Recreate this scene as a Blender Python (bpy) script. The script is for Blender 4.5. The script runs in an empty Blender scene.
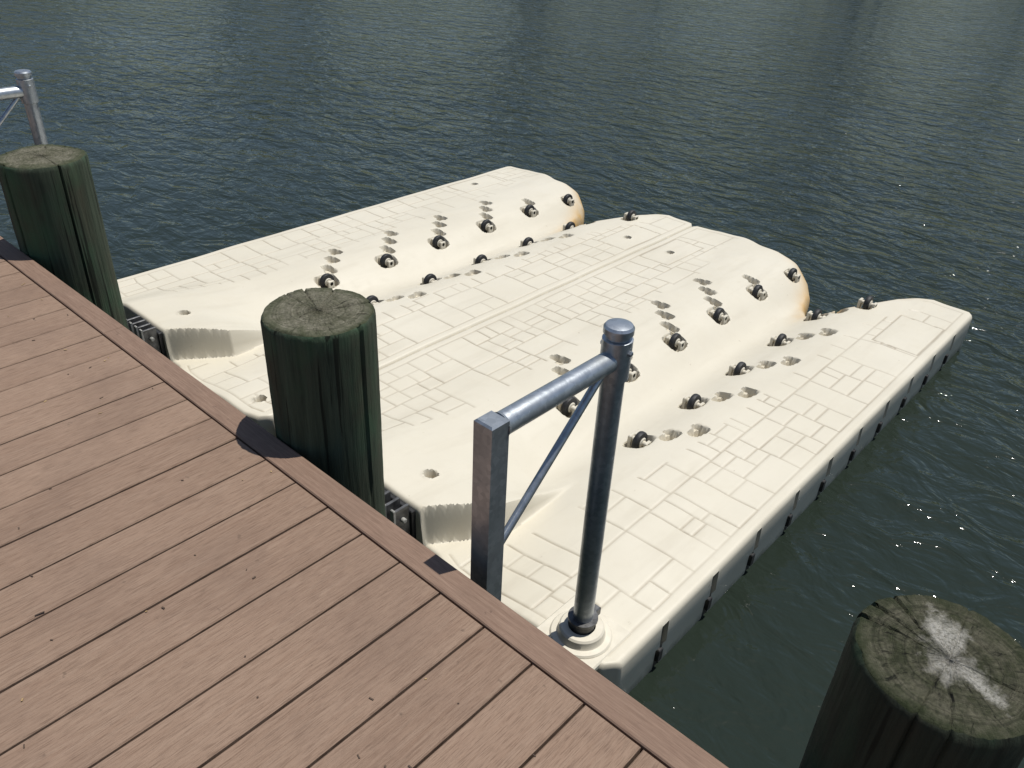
import bpy, math, random
import numpy as np
from mathutils import Vector, Matrix
random.seed(7); rng=np.random.default_rng(7)
S=bpy.context.scene
DECK=0.0; FL=-0.70; WATER=-0.95   # heights: deck, float top, water

# ---------------------------------------------------------------- helpers
def link(o,parent=None):
    S.collection.objects.link(o)
    if parent: o.parent=parent
    return o
def empty(name,loc=(0,0,0)):
    e=bpy.data.objects.new(name,None); e.location=loc; return link(e)
class MB:
    def __init__(s): s.v=[];s.f=[];s.m=[]
    def add(s,vs,fs,m=0):
        o=len(s.v); s.v+= [tuple(v) for v in vs]; s.f+=[tuple(i+o for i in f) for f in fs]; s.m+=[m]*len(fs)
    def box(s,x0,x1,y0,y1,z0,z1,b=0.0,m=0,M=None):
        if b<=0:
            vs=[Vector((x,y,z)) for z in (z0,z1) for y in (y0,y1) for x in (x0,x1)]
            fs=[(0,2,3,1),(4,5,7,6),(0,1,5,4),(2,6,7,3),(0,4,6,2),(1,3,7,5)]
        else:
            def ring(i,z): return [Vector(p) for p in ((x0+i,y0+i,z),(x1-i,y0+i,z),(x1-i,y1-i,z),(x0+i,y1-i,z))]
            vs=ring(b,z0)+ring(0,z0+b)+ring(0,z1-b)+ring(b,z1)
            fs=[(3,2,1,0),(12,13,14,15)]
            for k in range(3):
                for j in range(4):
                    a=k*4+j;c=k*4+(j+1)%4; fs.append((a,c,c+4,a+4))
        if M: vs=[M@v for v in vs]
        s.add(vs,fs,m)
    def tube(s,p0,p1,prof,n=24,m=0,caps=True):
        p0=Vector(p0);p1=Vector(p1);d=(p1-p0).normalized()
        a=d.orthogonal().normalized();b=d.cross(a)
        vs=[];fs=[]
        for t,r in prof:
            for k in range(n):
                an=2*math.pi*k/n; vs.append(p0+d*t+(a*math.cos(an)+b*math.sin(an))*r)
        for i in range(len(prof)-1):
            for k in range(n):
                k2=(k+1)%n; fs.append((i*n+k,i*n+k2,(i+1)*n+k2,(i+1)*n+k))
        if caps:
            fs.append(tuple(range(n))[::-1]); fs.append(tuple((len(prof)-1)*n+k for k in range(n)))
        s.add(vs,fs,m)
    def cyl(s,p0,p1,r,n=24,m=0,b=0.002):
        L=(Vector(p1)-Vector(p0)).length
        s.tube(p0,p1,[(0,r-b),(b,r),(L-b,r),(L,r-b)],n,m)
    def obj(s,name,mats,parent=None,smooth=None,loc=None):
        me=bpy.data.meshes.new(name); me.from_pydata([tuple(v) for v in s.v],[],s.f)
        for mt in mats: me.materials.append(mt)
        me.polygons.foreach_set('material_index',s.m); me.update()
        o=bpy.data.objects.new(name,me); link(o,parent)
        if loc: o.location=loc
        if smooth is not None:
            me.polygons.foreach_set('use_smooth',[True]*len(me.polygons))
            try: me.set_sharp_from_angle(angle=math.radians(smooth))
            except Exception: pass
        return o

class NT:
    def __init__(s,name):
        s.m=bpy.data.materials.new(name); s.m.use_nodes=True; s.t=s.m.node_tree; s.n=s.t.nodes
        s.b=s.n['Principled BSDF']; s.tc=s.n.new('ShaderNodeTexCoord')
    def L(s,a,b): s.t.links.new(a,b)
    def setin(s,node,k,v):
        if hasattr(v,'is_output') : s.L(v,node.inputs[k])
        else: node.inputs[k].default_value=v
    def map(s,vec=None,scale=(1,1,1),rot=(0,0,0),loc=(0,0,0)):
        n=s.n.new('ShaderNodeMapping'); s.L(vec or s.tc.outputs['Object'],n.inputs[0])
        n.inputs['Scale'].default_value=scale;n.inputs['Rotation'].default_value=rot;n.inputs['Location'].default_value=loc
        return n.outputs[0]
    def noise(s,vec=None,scale=5,detail=4,rough=.55,dist=0):
        n=s.n.new('ShaderNodeTexNoise'); s.L(vec or s.tc.outputs['Object'],n.inputs['Vector'])
        n.inputs['Scale'].default_value=scale;n.inputs['Detail'].default_value=detail
        n.inputs['Roughness'].default_value=rough;n.inputs['Distortion'].default_value=dist
        return n.outputs['Fac']
    def ramp(s,fac,stops):
        n=s.n.new('ShaderNodeValToRGB'); s.L(fac,n.inputs[0]); cr=n.color_ramp
        while len(cr.elements)<len(stops): cr.elements.new(.5)
        for e,(p,c) in zip(cr.elements,stops):
            e.position=p; e.color=(c,c,c,1) if not hasattr(c,'__len__') else (*c,1)
        return n.outputs[0]
    def mix(s,fac,a,b,mode='MIX'):
        n=s.n.new('ShaderNodeMixRGB'); n.blend_type=mode
        for k,v in ((0,fac),(1,a),(2,b)):
            if isinstance(v,tuple): v=(*v,1) if len(v)==3 else v
            s.setin(n,k,v)
        return n.outputs[0]
    def math(s,op,a,b=0.0):
        n=s.n.new('ShaderNodeMath'); n.operation=op; s.setin(n,0,a); s.setin(n,1,b); return n.outputs[0]
    def attr(s,name):
        n=s.n.new('ShaderNodeAttribute'); n.attribute_name=name; return n.outputs['Fac']
    def sep(s,vec=None):
        n=s.n.new('ShaderNodeSeparateXYZ'); s.L(vec or s.tc.outputs['Object'],n.inputs[0]); return n.outputs
    def comb(s,x,y,z=0.0):
        n=s.n.new('ShaderNodeCombineXYZ'); s.setin(n,0,x);s.setin(n,1,y);s.setin(n,2,z); return n.outputs[0]
    def bump(s,h,strength=.3,dist=.01,normal=None):
        n=s.n.new('ShaderNodeBump'); s.L(h,n.inputs['Height']); n.inputs['Strength'].default_value=strength
        n.inputs['Distance'].default_value=dist
        if normal: s.L(normal,n.inputs['Normal'])
        return n.outputs[0]
    def out(s,color=None,rough=.6,normal=None,metal=0,spec=None):
        if color is not None:
            if isinstance(color,tuple): color=(*color,1)
            s.setin(s.b,'Base Color',color)
        s.setin(s.b,'Roughness',rough); s.setin(s.b,'Metallic',metal)
        if spec is not None: s.b.inputs['Specular IOR Level'].default_value=spec
        if normal: s.L(normal,s.b.inputs['Normal'])
        return s.m

# ---------------------------------------------------------------- materials
def mat_plastic():
    t=NT('beige_plastic')
    n1=t.noise(scale=1.3,detail=4); n2=t.noise(scale=14,detail=3); n3=t.noise(scale=260,detail=2)
    c=t.mix(t.ramp(n1,[(.35,0),(.7,1)]),(.585,.54,.435),(.635,.59,.485))
    c=t.mix(t.math('MULTIPLY',t.ramp(n2,[(.5,0),(.8,1)]),.15),c,(.45,.40,.30))
    streak=t.noise(t.map(scale=(5,.8,1)),scale=2,detail=4,rough=.6)
    c=t.mix(t.math('MULTIPLY',t.ramp(streak,[(.52,0),(.75,1)]),.25),c,(.42,.37,.28))
    spk=t.noise(scale=30,detail=3,rough=.6)
    c=t.mix(t.ramp(spk,[(.71,0),(.78,.5)]),c,(.26,.20,.13))
    gb=t.ramp(t.noise(scale=4,detail=4),[(.3,.35),(.7,.72)])
    c=t.mix(t.math('MULTIPLY',t.attr('groove'),gb),c,(.22,.175,.115))
    st=t.math('MULTIPLY',t.attr('stain'),t.ramp(t.noise(scale=9,detail=5),[(.3,.5),(.6,1)]))
    c=t.mix(st,c,(.52,.31,.085))
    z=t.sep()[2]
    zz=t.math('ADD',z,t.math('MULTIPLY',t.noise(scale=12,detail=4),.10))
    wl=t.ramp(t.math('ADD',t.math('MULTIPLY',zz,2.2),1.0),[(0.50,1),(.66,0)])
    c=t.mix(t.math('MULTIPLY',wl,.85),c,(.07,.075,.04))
    b=t.bump(n3,.10,.001)
    return t.out(c,t.ramp(n2,[(.3,.42),(.7,.56)]),b,spec=.4)
def mat_simple(name,c1,c2,rough,scale=20,metal=0,bs=.2,bd=.003):
    t=NT(name); n=t.noise(scale=scale,detail=5)
    return t.out(t.mix(t.ramp(n,[(.35,0),(.65,1)]),c1,c2),rough,t.bump(t.noise(scale=scale*4,detail=3),bs,bd),metal)
def mat_galv():
    t=NT('galvanised_steel')
    v=t.n.new('ShaderNodeTexVoronoi'); t.L(t.tc.outputs['Object'],v.inputs['Vector']); v.inputs['Scale'].default_value=70
    bw=t.n.new('ShaderNodeRGBToBW'); t.L(v.outputs['Color'],bw.inputs[0])
    n=t.noise(scale=7,detail=6)
    c=t.mix(t.ramp(bw.outputs[0],[(.2,0),(.8,1)]),(.36,.39,.42),(.46,.49,.52))
    c=t.mix(t.ramp(n,[(.5,0),(.75,.7)]),c,(.24,.25,.25))
    return t.out(c,t.ramp(n,[(.3,.32),(.7,.50)]),t.bump(t.noise(scale=40,detail=4),.15,.004),metal=.82)
def mat_deck():
    t=NT('composite_decking')
    r=t.attr('rnd'); s=t.sep()
    vec=t.comb(s[0],t.math('ADD',s[1],t.math('MULTIPLY',r,7.0)),t.math('MULTIPLY',r,3.0))
    grain=t.noise(t.map(vec,scale=(40,2.0,1)),scale=3,detail=6,rough=.7,dist=.5)
    fine=t.noise(t.map(vec,scale=(160,8,1)),scale=3,detail=3)
    blot=t.noise(scale=2.2,detail=6,rough=.65)
    c=t.mix(r,(.215,.140,.098),(.265,.178,.126))
    c=t.mix(t.math('MULTIPLY',t.ramp(grain,[(.35,0),(.7,1)]),.55),c,(.32,.232,.172))
    c=t.mix(t.math('MULTIPLY',t.ramp(fine,[(.48,0),(.70,1)]),.6),c,(.11,.066,.045))
    c=t.mix(t.math('MULTIPLY',t.ramp(blot,[(.48,0),(.68,1)]),.45),c,(.155,.103,.076))
    sp=t.noise(scale=26,detail=4)
    c=t.mix(t.ramp(sp,[(.68,0),(.76,.6)]),c,(.08,.055,.04))
    b=t.bump(grain,.7,.004); b=t.bump(fine,.6,.002,b)
    return t.out(c,.76,b,spec=.22)
def mat_edge():
    t=NT('composite_edge_board')
    grain=t.noise(t.map(scale=(2.2,45,1)),scale=3,detail=6,rough=.7)
    fine=t.noise(t.map(scale=(8,160,1)),scale=3,detail=3)
    blot=t.noise(scale=3,detail=6,rough=.65)
    c=t.mix(t.ramp(grain,[(.35,0),(.7,1)]),(.185,.118,.085),(.265,.18,.132))
    c=t.mix(t.math('MULTIPLY',t.ramp(fine,[(.48,0),(.72,1)]),.5),c,(.11,.07,.05))
    c=t.mix(t.math('MULTIPLY',t.ramp(blot,[(.48,0),(.68,1)]),.4),c,(.14,.095,.07))
    sp=t.noise(scale=30,detail=3)
    c=t.mix(t.ramp(sp,[(.68,0),(.76,.7)]),c,(.08,.05,.04))
    return t.out(c,.74,t.bump(grain,.5,.003),spec=.22)
def mat_pile_side(k,nm):
    t=NT(nm)
    g=t.noise(t.map(scale=(30,30,1.0)),scale=1.8,detail=8,rough=.72,dist=.3)
    big=t.noise(t.map(scale=(5,5,1.0)),scale=1.5,detail=5)
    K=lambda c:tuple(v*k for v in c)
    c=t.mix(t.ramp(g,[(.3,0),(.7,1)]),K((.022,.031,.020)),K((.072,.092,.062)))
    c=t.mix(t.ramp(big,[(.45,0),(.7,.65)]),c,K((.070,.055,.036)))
    c=t.mix(t.ramp(t.noise(t.map(scale=(3,3,1.6)),scale=1.6,detail=6),[(.48,0),(.66,.65)]),c,K((.045,.110,.058)))
    cr=t.ramp(t.noise(t.map(scale=(30,30,.7)),scale=1.3,detail=4),[(.36,1),(.40,0)])
    c=t.mix(t.math('MULTIPLY',cr,.8),c,(.007,.008,.005))
    return t.out(c,.85,t.bump(g,.8,.008),spec=.2)
def mat_pile_top(dark,droppings):
    t=NT('treated_pile_end_grain')
    s=t.sep(); w1=t.noise(scale=7,detail=5); w2=t.noise(t.map(loc=(4,2,1)),scale=7,detail=5)
    x=t.math('ADD',s[0],t.math('MULTIPLY',t.math('SUBTRACT',w1,.42),.05))
    y=t.math('ADD',s[1],t.math('MULTIPLY',t.math('SUBTRACT',w2,.55),.05))
    r=t.math('SQRT',t.math('ADD',t.math('MULTIPLY',x,x),t.math('MULTIPLY',y,y)))
    ringn=t.noise(t.comb(t.math('MULTIPLY',r,150),0.0,0.0),scale=1.0,detail=4,rough=.7)
    rr=t.math('MAXIMUM',r,.004)
    rad=t.noise(t.comb(t.math('DIVIDE',x,rr),t.math('DIVIDE',y,rr),t.math('MULTIPLY',r,2.5)),scale=8,detail=5,rough=.75)
    n=t.noise(scale=18,detail=8,rough=.75)
    fn=t.noise(scale=140,detail=4,rough=.7)
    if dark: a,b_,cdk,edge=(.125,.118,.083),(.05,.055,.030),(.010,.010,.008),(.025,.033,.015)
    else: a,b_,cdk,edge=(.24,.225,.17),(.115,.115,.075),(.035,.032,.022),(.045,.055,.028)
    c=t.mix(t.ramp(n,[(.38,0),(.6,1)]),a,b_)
    c=t.mix(t.math('MULTIPLY',t.ramp(ringn,[(.42,0),(.62,1)]),.55),c,cdk)
    c=t.mix(t.math('MULTIPLY',t.ramp(fn,[(.45,0),(.7,1)]),.45),c,cdk)
    c=t.mix(t.ramp(rad,[(.33,1),(.44,0)]),c,cdk)
    c=t.mix(t.ramp(t.math('ADD',r,t.math('MULTIPLY',n,.07)),[(.150,0),(.195,.8)]),c,edge)
    if droppings:
        ww=t.noise(scale=14,detail=4,rough=.6)
        xx=t.math('ADD',s[0],t.math('MULTIPLY',t.math('SUBTRACT',ww,.45),.05)); yy=t.math('ADD',s[1],t.math('MULTIPLY',t.math('SUBTRACT',w2,.5),.07))
        r0=t.math('MAXIMUM',t.math('SQRT',t.math('ADD',t.math('MULTIPLY',xx,xx),t.math('MULTIPLY',yy,yy))),.003)
        n2=t.noise(t.comb(t.math('DIVIDE',xx,r0),t.math('DIVIDE',yy,r0),1.7),scale=1.15,detail=1,rough=.4)
        m=t.math('SUBTRACT',t.math('MULTIPLY',n2,.36),t.math('ADD',t.math('MULTIPLY',r0,1.35),t.math('MULTIPLY',n,.24)))
        m=t.ramp(t.math('ADD',t.math('MULTIPLY',m,5),.5),[(.40,0),(.70,.72)])
        m=t.math('MULTIPLY',m,t.ramp(fn,[(.32,.2),(.55,1)]))
        c=t.mix(m,c,(.52,.50,.45))
    h=t.math('ADD',t.math('MULTIPLY',ringn,.5),t.math('ADD',rad,n))
    return t.out(c,.92,t.bump(h,.9,.010),spec=.12)
def mat_water():
    t=NT('river_water')
    a=math.radians(-40)
    m1=t.map(rot=(0,0,a),scale=(.8,1.4,1))
    n1=t.noise(m1,scale=4.2,detail=3,rough=.5,dist=.7)
    n2=t.noise(t.map(rot=(0,0,a+.6),scale=(.8,1.25,1)),scale=10,detail=3,rough=.5,dist=.5)
    n3=t.noise(t.map(rot=(0,0,a-.3),scale=(.8,1.3,1)),scale=1.2,detail=2)
    n0=t.noise(scale=.30,detail=3)
    h=t.math('ADD',t.math('ADD',t.math('MULTIPLY',n1,1.0),t.math('MULTIPLY',n2,.28)),t.math('MULTIPLY',n3,.9))
    # wind reaches the open river more than the lee beside the boardwalk
    s=t.sep(); d=t.math('ADD',t.math('MULTIPLY',s[1],.10),0.0)
    lee=t.ramp(d,[(.15,.50),(.75,1.0)])
    amp=t.math('MULTIPLY',t.ramp(n0,[(.3,.65),(.65,1.0)]),lee)
    b=t.bump(t.math('MULTIPLY',h,amp),1.0,.078)
    c=t.mix(t.noise(scale=.4,detail=2),(.015,.022,.017),(.023,.031,.022))
    m=t.out(c,.05,b,spec=.5); t.b.inputs['IOR'].default_value=1.33
    return m
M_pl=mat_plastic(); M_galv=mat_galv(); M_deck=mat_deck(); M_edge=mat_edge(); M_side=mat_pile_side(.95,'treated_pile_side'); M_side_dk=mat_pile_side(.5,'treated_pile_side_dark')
M_blk=mat_simple('black_rubber',(.010,.010,.011),(.024,.024,.024),.6,40)
M_hub=mat_simple('cream_hub',(.58,.535,.435),(.64,.595,.49),.5,20,0,.1,.001)
M_dkst=mat_simple('dark_steel_bracket',(.06,.06,.06),(.16,.16,.16),.5,30,.6)
M_grey=mat_simple('weathered_grey_plate',(.26,.26,.24),(.40,.39,.36),.55,30,.2)
M_wood=mat_simple('dark_joist_wood',(.04,.03,.02),(.09,.07,.045),.85,12)

# ---------------------------------------------------------------- floating port module
def smooth(x,a,b):
    t=np.clip((x-a)/(b-a),0,1); return t*t*(3-2*t)
def build_port(name,x0,W,seed,endu):
    rd=random.Random(seed)
    y0=1.52; Lg=3.70; k=W/1.9
    step=.0075
    nu=int(1.9/step)+1; ns=int(Lg/step)+1
    U,Sg=np.meshgrid(np.linspace(0,1.9,nu),np.linspace(0,Lg,ns)); step=1.9/(nu-1)
    far=np.interp(U,[0,.03,.2,.45,.66,.82,.94,1.01,1.07,1.12,1.25,1.36,1.50,1.66,1.87,1.9],
                    [5.16,5.21,5.25,5.26,5.24,5.19,5.12,5.02,4.82,4.72,4.74,4.90,5.14,5.25,5.23,5.19])
    near=np.interp(U,[0,.12,.3,1.1,1.2,1.78,1.86,1.9],[1.66,1.57,1.555,1.555,1.52,1.52,1.545,1.60])
    Y=y0+Sg
    Y=np.where(Sg>2.6, y0+2.6+(Sg-2.6)/(Lg-2.6)*(far-y0-2.6),Y)
    Y=np.where(Sg<.4, near+(Sg/.4)*(y0+.4-near),Y)
    s=Y-y0
    up=[0,.22,.40,.55,.66,.78,.88,.97,1.04,1.11,1.20,1.30,1.44,1.9]
    zp=[0,0,.010,.022,.022,.008,-.020,-.064,-.088,-.082,-.048,-.016,0,0]
    uu=np.linspace(0,1.9,400); pz=np.interp(uu,up,zp)
    ker=np.hanning(41);ker/=ker.sum(); pz=np.convolve(np.pad(pz,20,mode='edge'),ker,'valid')
    ch=np.interp(U,uu,pz)
    ch=np.where(ch<0,ch*(1+.6*s/3.5),ch)
    wall=1.03+.17*np.clip((s-.05)/.25,0,1)
    blk=.115*smooth(U,.25,.62)*(1-.40*smooth(s,.05,.55))
    low=-.055*(1-smooth(U,1.25,1.65))
    edge=smooth(U-wall,-.020,.006)
    fr=blk*(1-edge)+low*edge
    f=smooth(s,.24,.80)
    Z=fr*(1-f)+ch*f
    G=np.zeros_like(Z)
    rects=[]
    def split(a,b,c,d):
        w=(b-a);h=(d-c)
        if w>.15 and (w>.36 or (w>h*.8 and rd.random()<.72)):
            m=a+w*rd.uniform(.32,.68); split(a,m,c,d);split(m,b,c,d);return
        if h>.30 or (h>.17 and rd.random()<.55):
            m=c+h*rd.uniform(.34,.66); split(a,b,c,m);split(a,b,m,d);return
        rects.append((a,b,c,d))
    split(.05,.62,.05,Lg-.06)
    split(.95,1.55,.05,1.25)
    split(1.27,1.55,1.25,Lg-.06)
    split(1.55,1.85,.05,Lg-.06)
    for a,b,c,d in rects:
        i0,i1=round(a/step),round(b/step); j0,j1=round(c/step),round(d/step)
        i1=min(i1,nu-1); j1=min(j1,ns-1)
        v=rd.uniform(.55,1)
        for sl in ((j0,slice(i0,i1+1)),(j1,slice(i0,i1+1)),(slice(j0,j1+1),i0),(slice(j0,j1+1),i1)):
            G[sl]=np.maximum(G[sl],v)
    Lb=np.interp(s,[0,.3,.8,1.6,3.0,3.5],[.42,.54,.58,.54,.48,.34])+.015*np.sin(s*9)
    Rb=np.interp(s,[0,.25,.6,1.1,1.6,3.0,3.5],[1.08,1.24,1.32,1.42,1.44,1.47,1.62])
    G*=((U<Lb)|(U>Rb))
    def rectline(a,b,c,d,val=1):
        G[(U>a)&(U<b)&(Y>c)&(Y<d)]=0
        tol=step*.6
        on=((abs(U-a)<tol)|(abs(U-b)<tol))&(Y>c-tol)&(Y<d+tol)
        on|=((abs(Y-c)<tol)|(abs(Y-d)<tol))&(U>a-tol)&(U<b+tol)
        G[on]=val
    rectline(1.60,1.84,4.42,4.86)
    rectline(.06,.28,4.42,4.86)
    Z-=.0042*G
    def dimple(u,y,r,d,gr=.9):
        D=np.hypot((U-u)*k,Y-y); m=1-smooth(D,r*.75,r*1.05)
        Z[:]=Z-d*m; G[:]=np.maximum(G*(1-m),m*gr)
        m2=(1-smooth(D,r*1.25,r*1.4))*(1-m); Z[:]=Z+.004*m2
    dimple(.17,4.62,.024,.05)
    if endu>1.42: dimple(1.72,4.62,.024,.05)
    dimple(.88,1.74,.028,.05); dimple(1.74,1.64,.028,.05)
    def slot(u,y,hu,hv,d,gr,ang=0):
        ca,sa=math.cos(ang),math.sin(ang)
        a=(U-u)*ca+(Y-y)*sa; b=-(U-u)*sa+(Y-y)*ca
        q=(np.abs(a/hu)**3.2+np.abs(b/hv)**3.2)**(1/3.2)
        m=1-smooth(q,.86,1.05)
        Z[:]=Z-d*m; G[:]=np.maximum(G,m*gr)
    ys=[2.70,3.17,3.63,4.10,4.57]
    wheels=[]
    for i,y in enumerate(ys):
        yl=y-.03
        slot(.845,yl,.056,.070,.055,.6); wheels.append((.845,yl,0))
        slot(1.215,y+.02,.054,.072,.050,.55); wheels.append((1.215,y+.02,1))
        nn=3 if i<4 else 1
        for j in range(1,nn+1):
            u=.845-.088*j-.005; yy=yl+.088*j
            slot(u,yy,.054,.028,.038,.30,.15); slot(u+.022,yy-.016,.022,.030,.028,.35,.15)
        for j in range(1,3 if i<4 else 2):
            u=1.215+.082*j+.01; yy=y+.02+.105*j
            slot(u,yy,.030,.054,.038,.30,-.2); slot(u-.015,yy+.030,.034,.022,.028,.35,-.2)
    slot(.87,4.97,.042,.055,.05,.6); wheels.append((.87,4.97,0))
    eu=endu; ey=4.86 if endu<1.42 else 4.96
    slot(eu-.005,ey-.02,.045,.055,.04,.5); wheels.append((eu,ey,1))
    e=np.minimum((Y-near),(far-Y)*.85); e=np.minimum(e,np.minimum(U,1.9-U)*k)
    R=.020; q=np.clip(1-e/R,0,1); Z-=R*(1-np.sqrt(1-np.minimum(q,1)**2*.999))
    nose=smooth(U,.35,.6)*(1-smooth(U,1.4,1.6))
    R2=.12; q=np.clip(1-(far-Y)/R2,0,1); Z-=nose*.085*(1-np.sqrt(1-q**2*.999))
    Z+=.0012*np.sin(U*17+Y*5)+.001*np.sin(Y*13)+.001*np.sin(U*31-Y*7)
    tip=np.exp(-(((U-1.02)/.13)**2+((far-Y)/.18)**2)); tip=np.maximum(tip,.95*np.exp(-(((U-1.28)/.2)**2+((far-Y)/.07)**2)))
    tip=np.maximum(tip,1.0*np.exp(-(((U-.92)/.19)**2+((far-Y)/.085)**2)))
    X=x0+U*k
    V=np.stack([X.ravel(),Y.ravel(),(FL+Z).ravel()],1)
    idx=np.arange(nu*ns).reshape(ns,nu)
    F=np.stack([idx[:-1,:-1].ravel(),idx[:-1,1:].ravel(),idx[1:,1:].ravel(),idx[1:,:-1].ravel()],1)
    loop=np.concatenate([idx[0,:-1],idx[:-1,-1],idx[-1,:0:-1],idx[:0:-1,0]])
    P=V[loop]; n=len(loop)
    side=np.concatenate([np.full(nu-1,0),np.full(ns-1,1),np.full(nu-1,2),np.full(ns-1,3)])
    slots=np.arange(1.86,5.2,.335)
    push=np.zeros(n)
    for sl in slots: push=np.maximum(push,(np.abs(P[:,1]-sl)<.0165)*1.0)
    push*=((side==1)|(side==3))
    nx=np.where(side==1,-1,np.where(side==3,1,0))
    rings=[];zb=P[:,2]
    for dz,ins in ((-.012,.0),(-.10,-.004),(-.125,.008),(-.40,.012)):
        Q=P.copy(); Q[:,2]=(FL+dz-.02) if dz<-.05 else zb+dz
        Q[:,2]=np.minimum(Q[:,2],zb-.004)
        Q[:,0]+=nx*(push*.05+ins*(1-push)); rings.append(Q)
    allV=np.concatenate([V]+rings); base=nu*ns
    FF=[F]; prev=loop
    for r in range(len(rings)):
        cur=base+r*n+np.arange(n)
        FF.append(np.stack([prev,cur,np.roll(cur,-1),np.roll(prev,-1)],1)); prev=cur
    F=np.concatenate(FF)
    me=bpy.data.meshes.new('hull'); me.vertices.add(len(allV)); me.vertices.foreach_set('co',(allV-np.array([0,0,FL])).ravel())
    me.loops.add(F.size); me.loops.foreach_set('vertex_index',F.ravel().astype(np.int32))
    me.polygons.add(len(F)); me.polygons.foreach_set('loop_start',np.arange(0,F.size,4,dtype=np.int32))
    try: me.polygons.foreach_set('loop_total',np.full(len(F),4,dtype=np.int32))
    except Exception: pass
    me.update(calc_edges=True); me.validate()
    me.polygons.foreach_set('use_smooth',[True]*len(me.polygons))
    pad=np.zeros(len(allV)-len(V))
    a=me.attributes.new('groove','FLOAT','POINT'); a.data.foreach_set('value',np.concatenate([np.clip(G,0,1).ravel(),pad]).astype(np.float32))
    a=me.attributes.new('stain','FLOAT','POINT'); a.data.foreach_set('value',np.concatenate([tip.ravel(),np.tile(tip.ravel()[loop]*.8,len(rings))]).astype(np.float32))
    me.materials.append(M_pl)
    root=empty(name,(0,0,FL))
    h=bpy.data.objects.new('hull',me); link(h,root)
    me.set_sharp_from_angle(angle=math.radians(50))
    def zat(u,y):
        i=min(nu-1,int(round(u/step))); j=int(np.argmin(np.abs(Y[:,i]-y))); return Z[j,i]
    w=MB()
    for (u,y,sd) in wheels:
        x=x0+u*k; z=zat(u,y)+.050; r=.050
        w.tube((x-.014,y,z),(x+.022,y,z),[(0,r-.012),(.003,r-.003),(.009,r),(.022,r),(.028,r-.003),(.031,r-.012)],28,0)
        w.cyl((x-.020,y,z),(x+.022,y,z),.026,20,1,.004)
        w.cyl((x-.052,y,z),(x+.052,y,z),.013,14,1)
        for sx in (-.052,.036): w.box(x+sx,x+sx+.016,y-.020,y+.020,z-.07,z+.018,.004,1)
    w.obj('rollers',[M_blk,M_hub,M_dkst],root,40)
    c=MB(); xe=x0+W
    for sl in slots:
        if sl>5.1: continue
        for xs,sg in ((xe,-1),(x0,1)):
            a,b=sorted((xs+sg*.012,xs+sg*.045))
            c.box(a,b,sl-.0135,sl+.0135,-.34,-.035,.003,0)
            a,b=sorted((xs+sg*-.004,xs+sg*.03)); c.box(a,b,sl-.012,sl+.012,-.21,-.15,.003,0)
    c.obj('side_couplers',[M_blk],root)
    bx=x0+.91*k; b=MB()
    b.box(bx-.10,bx+.085,1.535,1.5535,-.17,.10,.003,0)
    for dx in (-.10,-.045,.010,.062):
        b.box(bx+dx,bx+dx+.012,1.465,1.534,-.17,.135,.003,2)
        b.box(bx+dx-.004,bx+dx+.016,1.455,1.464,-.17,.145,.003,1)
    b.cyl((bx-.11,1.50,.08),(bx+.09,1.50,.08),.010,12,1)
    b.cyl((bx-.11,1.50,-.04),(bx+.09,1.50,-.04),.010,12,1)
    b.obj('dock_bracket',[M_blk,M_grey,M_dkst],root,35)
    return root
build_port('floating_jet_ski_port',-4.69,1.855,3,1.50)
build_port('floating_jet_ski_port',-2.83,1.965,11,1.40)

# ---------------------------------------------------------------- guide rail brackets
def rail(name,x,sleeve_base):
    root=empty(name,(x,0,0)); py=1.600; sy=1.125
    m=MB(); h=.029; rz=.370
    m.box(-h,h,sy-h,sy+h,-.55,rz+.031,.005,0)
    m.cyl((0,sy+h-.002,rz),(0,py-.03,rz),.0300,32,0)
    m.tube((0,sy+h-.002,rz),(0,sy+h+.02,rz),[(0,.033),(.003,.0325),(.008,.0302)],32,0,caps=False)
    m.cyl((0,py,-2.6),(0,py,.455),.033,36,0)
    m.tube((0,py,.31),(0,py,.44),[(0,.037),(.003,.0415),(.12,.0415),(.123,.0365)],36,0)
    m.tube((0,py,.445),(0,py,.475),[(0,.037),(.002,.041),(.018,.041),(.025,.036),(.029,.022)],36,0)
    a=Vector((0,py-.05,rz-.022)); b=Vector((0,sy+h+.002,-.02)); m.cyl(a,b,.0115,20,0)
    m.cyl((-.050,py,.40),(.050,py,.40),.008,6,0)
    m.obj('bracket',[M_galv],root,35)
    g=MB(); z=FL
    if sleeve_base:
        g.tube((0,py,z-.01),(0,py,z+.1),[(0,.105),(.018,.105),(.024,.100),(.026,.082),(.030,.079),(.052,.076),(.058,.070),(.060,.046),(.02,.044)],44,0,caps=False)
        g.box(-.125,.12,py-.10,py+.125,z-.02,z+.006,.005,0)
        g.tube((0,py,z+.02),(0,py,z+.1),[(0,.042),(.052,.042),(.055,.039)],32,1)
        g.box(-.012,.012,py+.04,py+.085,z+.04,z+.075,.003,1)
        g.tube((0,py,z+.078),(0,py,z+.09),[(0,.048),(.003,.050),(.012,.050)],24,1)
    else:
        g.tube((0,py,z-.1),(0,py,z),[(0,.08),(.09,.08),(.1,.05)],32,0); g.box(.02,.15,py-.06,py+.06,z-.09,z-.02,.004,0)
    g.obj('pile_holder',[M_hub,M_dkst],root,35)
rail('guide_rail',-1.035,True)
rail('guide_rail',-4.86,False)

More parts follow.
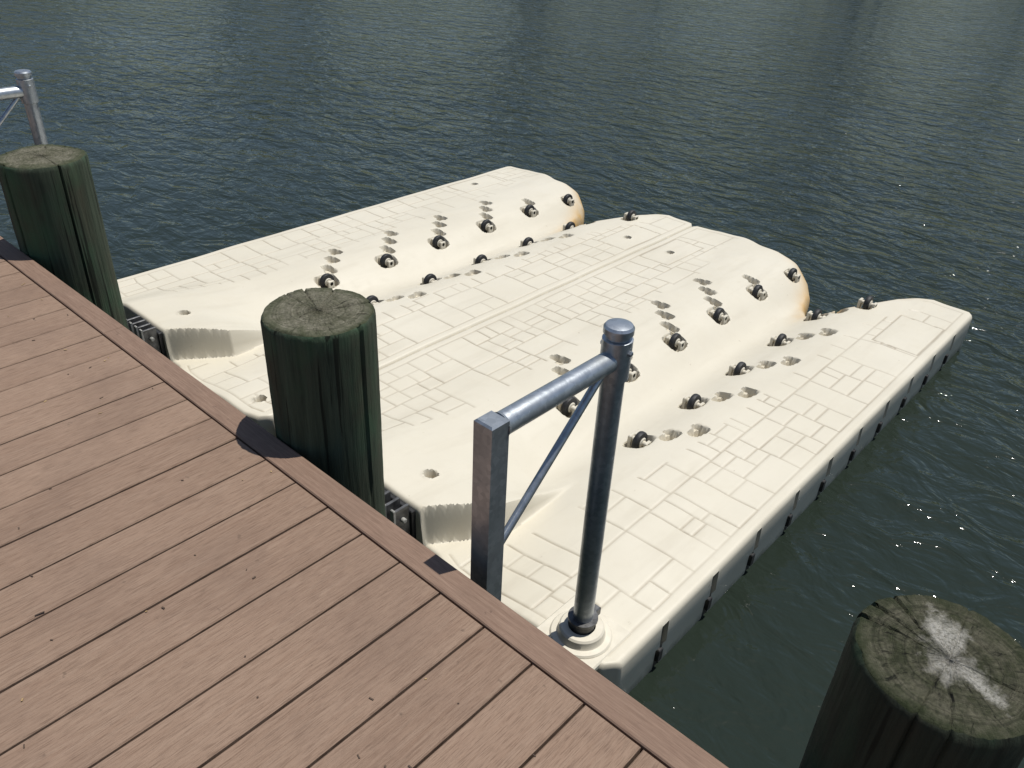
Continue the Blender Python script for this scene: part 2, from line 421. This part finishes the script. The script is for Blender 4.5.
# ---------------------------------------------------------------- timber pilings
def piling(name,x,y,r,top,seed,dark,drop,rotz):
    rg=np.random.default_rng(seed); n=160
    th=np.linspace(0,2*np.pi,n,endpoint=False)
    prof=1+sum(rg.normal(0,.011/(k**.8))*np.cos(k*th+rg.uniform(0,6.3)) for k in range(2,9))
    cr=np.zeros(n)
    for c in rg.choice(n,7,replace=False): cr[c]+=rg.uniform(.006,.016)
    V=[];F=[];mi=[]
    zs=list(np.concatenate([np.linspace(-3.2,-.02,60),[-.010,-.003]]))
    chip=np.clip(rg.normal(0,1,n),0,3)*.0022
    chip=np.convolve(np.concatenate([chip[-2:],chip,chip[:2]]),[.2,.2,.2,.2,.2],'valid')
    for z in zs:
        rr=r*(prof+.008*np.sin(2*th+z*2)+.004*np.sin(5*th+z*5))-cr*(1 if z>-.6 else .5)+rg.normal(0,.0006,n)
        if z>-.006: rr=rr*.975-chip*2
        elif z>-.015: rr=rr*.992-chip
        for t,q in zip(th,rr): V.append((q*math.cos(t),q*math.sin(t),z))
    nr=len(zs)
    for i in range(nr-1):
        for k in range(n):
            F.append((i*n+k,i*n+(k+1)%n,(i+1)*n+(k+1)%n,(i+1)*n+k)); mi.append(0)
    prev=(nr-1)*n
    for q in np.linspace(.95,.05,22):
        b=len(V)
        for j,t in enumerate(th):
            rr=r*.975*q*prof[j]; V.append((rr*math.cos(t),rr*math.sin(t),.003*math.sin(3*t+q*7)*q+rg.normal(0,.0007)-.6*cr[j]*q))
        for k in range(n):
            F.append((prev+k,prev+(k+1)%n,b+(k+1)%n,b+k)); mi.append(1)
        prev=b
    V.append((0,0,0)); c=len(V)-1
    for k in range(n): F.append((prev+k,prev+(k+1)%n,c)); mi.append(1)
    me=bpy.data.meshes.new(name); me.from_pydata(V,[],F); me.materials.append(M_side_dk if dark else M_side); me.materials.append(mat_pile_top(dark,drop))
    me.polygons.foreach_set('material_index',mi); me.polygons.foreach_set('use_smooth',[True]*len(F)); me.update()
    me.set_sharp_from_angle(angle=math.radians(50))
    o=bpy.data.objects.new(name,me); o.location=(x,y,top); o.rotation_euler=(0,0,rotz); link(o)
piling('timber_piling',-1.775,1.19,.158,.376,1,False,False,.4)
piling('timber_piling',-3.67,1.195,.170,.378,2,False,False,2.4)
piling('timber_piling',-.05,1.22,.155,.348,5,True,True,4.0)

# ---------------------------------------------------------------- deck
root=empty('boardwalk_deck')
V=MB(); rnd=[]
pitch=.145; off=-.30*1.45
x=off-60*pitch
while x<3.2:
    g=.003; n0=len(V.v)
    V.box(x+g,x+pitch-g,-3.5,.943,-.025,random.uniform(-.0008,.0008),.003,0); rnd+=[random.random()]*(len(V.v)-n0); x+=pitch
o=V.obj('deck_boards',[M_deck],root); a=o.data.attributes.new('rnd','FLOAT','POINT'); a.data.foreach_set('value',rnd)
e=MB(); xs=[-9.2,-5.6,-2.76,.88,3.2]
for a_,b_ in zip(xs[:-1],xs[1:]): e.box(a_+.001,b_-.001,.948,1.026,-.026,.001,.003,0)
e.obj('edge_board',[M_edge],root)
j=MB(); j.box(-9.2,3.2,.95,.99,-.30,-.03,.003,0)
for xx in np.arange(-9,3.2,.4): j.box(xx,xx+.045,-3.5,.948,-.26,-.03,.002,0)
for yy in (-3.2,-.9): j.box(-9.2,3.2,yy,yy+.08,-.52,-.262,.003,0)
j.obj('joists',[M_wood],root)
d=MB(); rr=random.Random(4)
for i in range(80):
    px,py=rr.uniform(-3.6,-.2),rr.uniform(.05,.93); L=rr.uniform(.0015,.006) ; an=rr.uniform(0,3.14); wd=rr.uniform(.0007,.002)
    if i%14==0: L*=1.8
    d.box(-L,L,-wd,wd,0,.0012,0,rr.choice((0,0,1)),Matrix.Translation((px,py,.0012))@Matrix.Rotation(an,4,'Z'))
d.obj('leaf_litter',[mat_simple('litter_dark',(.05,.03,.02),(.09,.06,.04),.8),mat_simple('litter_tan',(.3,.2,.09),(.4,.28,.14),.8)])

# ---------------------------------------------------------------- water
w=MB(); w.add([(-600,-600,WATER),(600,-600,WATER),(600,600,WATER),(-600,600,WATER)],[(0,1,2,3)]); w.obj('water',[mat_water()])

# ---------------------------------------------------------------- far bank and trees across the water
bk=MB(); pts=[]
for i in range(41):
    az=math.radians(-100+i*4); R=95+4*math.sin(i*1.3)
    pts.append((math.sin(az)*R,math.cos(az)*R,math.sin(az)*(R+60),math.cos(az)*(R+60)))
vs=[];fs=[]
for p in pts: vs+=[(p[0],p[1],WATER-.5),(p[0]*1.02,p[1]*1.02,WATER+.8),(p[2],p[3],WATER+2.5)]
for i in range(40):
    for q in (0,1): a=i*3+q; fs.append((a,a+1,a+4,a+3))
bk.add(vs,fs); bk.obj('riverbank',[mat_simple('bank_grass',(.05,.07,.02),(.09,.10,.04),.9,.6)])
tv=[];tf=[];tm=[]
def quad(c,s,n,m):
    u=n.orthogonal().normalized(); v=n.cross(u); b=len(tv)
    tv.extend([c+u*s,c+v*s*.8,c-u*s,c-v*s*.8]); tf.append((b,b+1,b+2,b+3)); tm.append(m)
rt=random.Random(9)
groups=[(-88,5,14),(-72,6,12),(-58,4,11),(-36.5,5,18),(-23,5,18),(-9,5,12),(6,6,14),(22,6,13),(40,6,12)]
for g0,gw,gh in groups:
    for q in range(5):
        az=math.radians(g0+rt.uniform(-gw,gw)); R=rt.uniform(99,110); H=gh*rt.uniform(.75,1.1)
        base=Vector((math.sin(az)*R,math.cos(az)*R,WATER+.6)); n=8; b=len(tv)
        for zz,r_ in ((0,.35),(H*.75,.12)):
            for kk in range(n): tv.append(base+Vector((r_*math.cos(kk*.785),r_*math.sin(kk*.785),zz)))
        for kk in range(n): tf.append((b+kk,b+(kk+1)%n,b+n+(kk+1)%n,b+n+kk)); tm.append(0)
        for cl in range(22):
            hh=rt.uniform(.2,1); rad=H*.28*math.sqrt(max(.08,1-abs(hh-.5)*1.7)); an=rt.uniform(0,6.28); rr_=rad*math.sqrt(rt.random())
            cc=base+Vector((math.cos(an)*rr_,math.sin(an)*rr_,hh*H)); cr=rt.uniform(.9,1.7); mm=rt.choice((1,2))
            for l in range(34):
                dv=Vector((rt.gauss(0,1),rt.gauss(0,1),rt.gauss(0,.7))).normalized()*cr*rt.uniform(.5,1)
                quad(cc+dv,rt.uniform(.2,.42),Vector((rt.gauss(0,1),rt.gauss(0,1),rt.gauss(0,1)+.6)).normalized(),mm)
me=bpy.data.meshes.new('distant_trees'); me.from_pydata([tuple(v) for v in tv],[],tf)
for mt in (M_wood,mat_simple('foliage_dark',(.03,.05,.015),(.05,.08,.025),.8,1),mat_simple('foliage_light',(.05,.085,.02),(.08,.12,.035),.8,1)): me.materials.append(mt)
me.polygons.foreach_set('material_index',tm); me.update(); link(bpy.data.objects.new('distant_trees',me))

# ---------------------------------------------------------------- light
SD=Vector((.13,.29,1)).normalized()
el=math.asin(SD.z); az=math.atan2(SD.x,SD.y)
W=bpy.data.worlds.new('World'); S.world=W; W.use_nodes=True
sk=W.node_tree.nodes.new('ShaderNodeTexSky'); sk.sky_type='NISHITA'; sk.sun_disc=False; sk.sun_elevation=el; sk.sun_rotation=az
sk.dust_density=.6; sk.ozone_density=1.35
bg=W.node_tree.nodes['Background']; bg.inputs[1].default_value=.085; W.node_tree.links.new(sk.outputs[0],bg.inputs[0])
sl=bpy.data.lights.new('sun','SUN'); sl.energy=4.4; sl.angle=math.radians(.5); sl.color=(1,.965,.90)
so=bpy.data.objects.new('sun',sl); link(so); so.rotation_euler=SD.to_track_quat('Z','Y').to_euler(); so.location=(3,6,12)

# ---------------------------------------------------------------- camera
cd=bpy.data.cameras.new('camera'); cam=bpy.data.objects.new('camera',cd); link(cam); S.camera=cam
cd.sensor_width=36; cd.lens=36*820/1024; cd.clip_end=2000; cd.clip_start=.05
f=Vector((-.5558,.6383,-.5283)).normalized(); up=Vector((-.3863,.3690,.8478)); r=f.cross(up).normalized(); up=r.cross(f)
cam.matrix_world=Matrix(((r.x,up.x,-f.x,0),(r.y,up.y,-f.y,0),(r.z,up.z,-f.z,1.45),(0,0,0,1)))
S.view_settings.view_transform='Standard'; S.view_settings.look='None'; S.view_settings.exposure=0
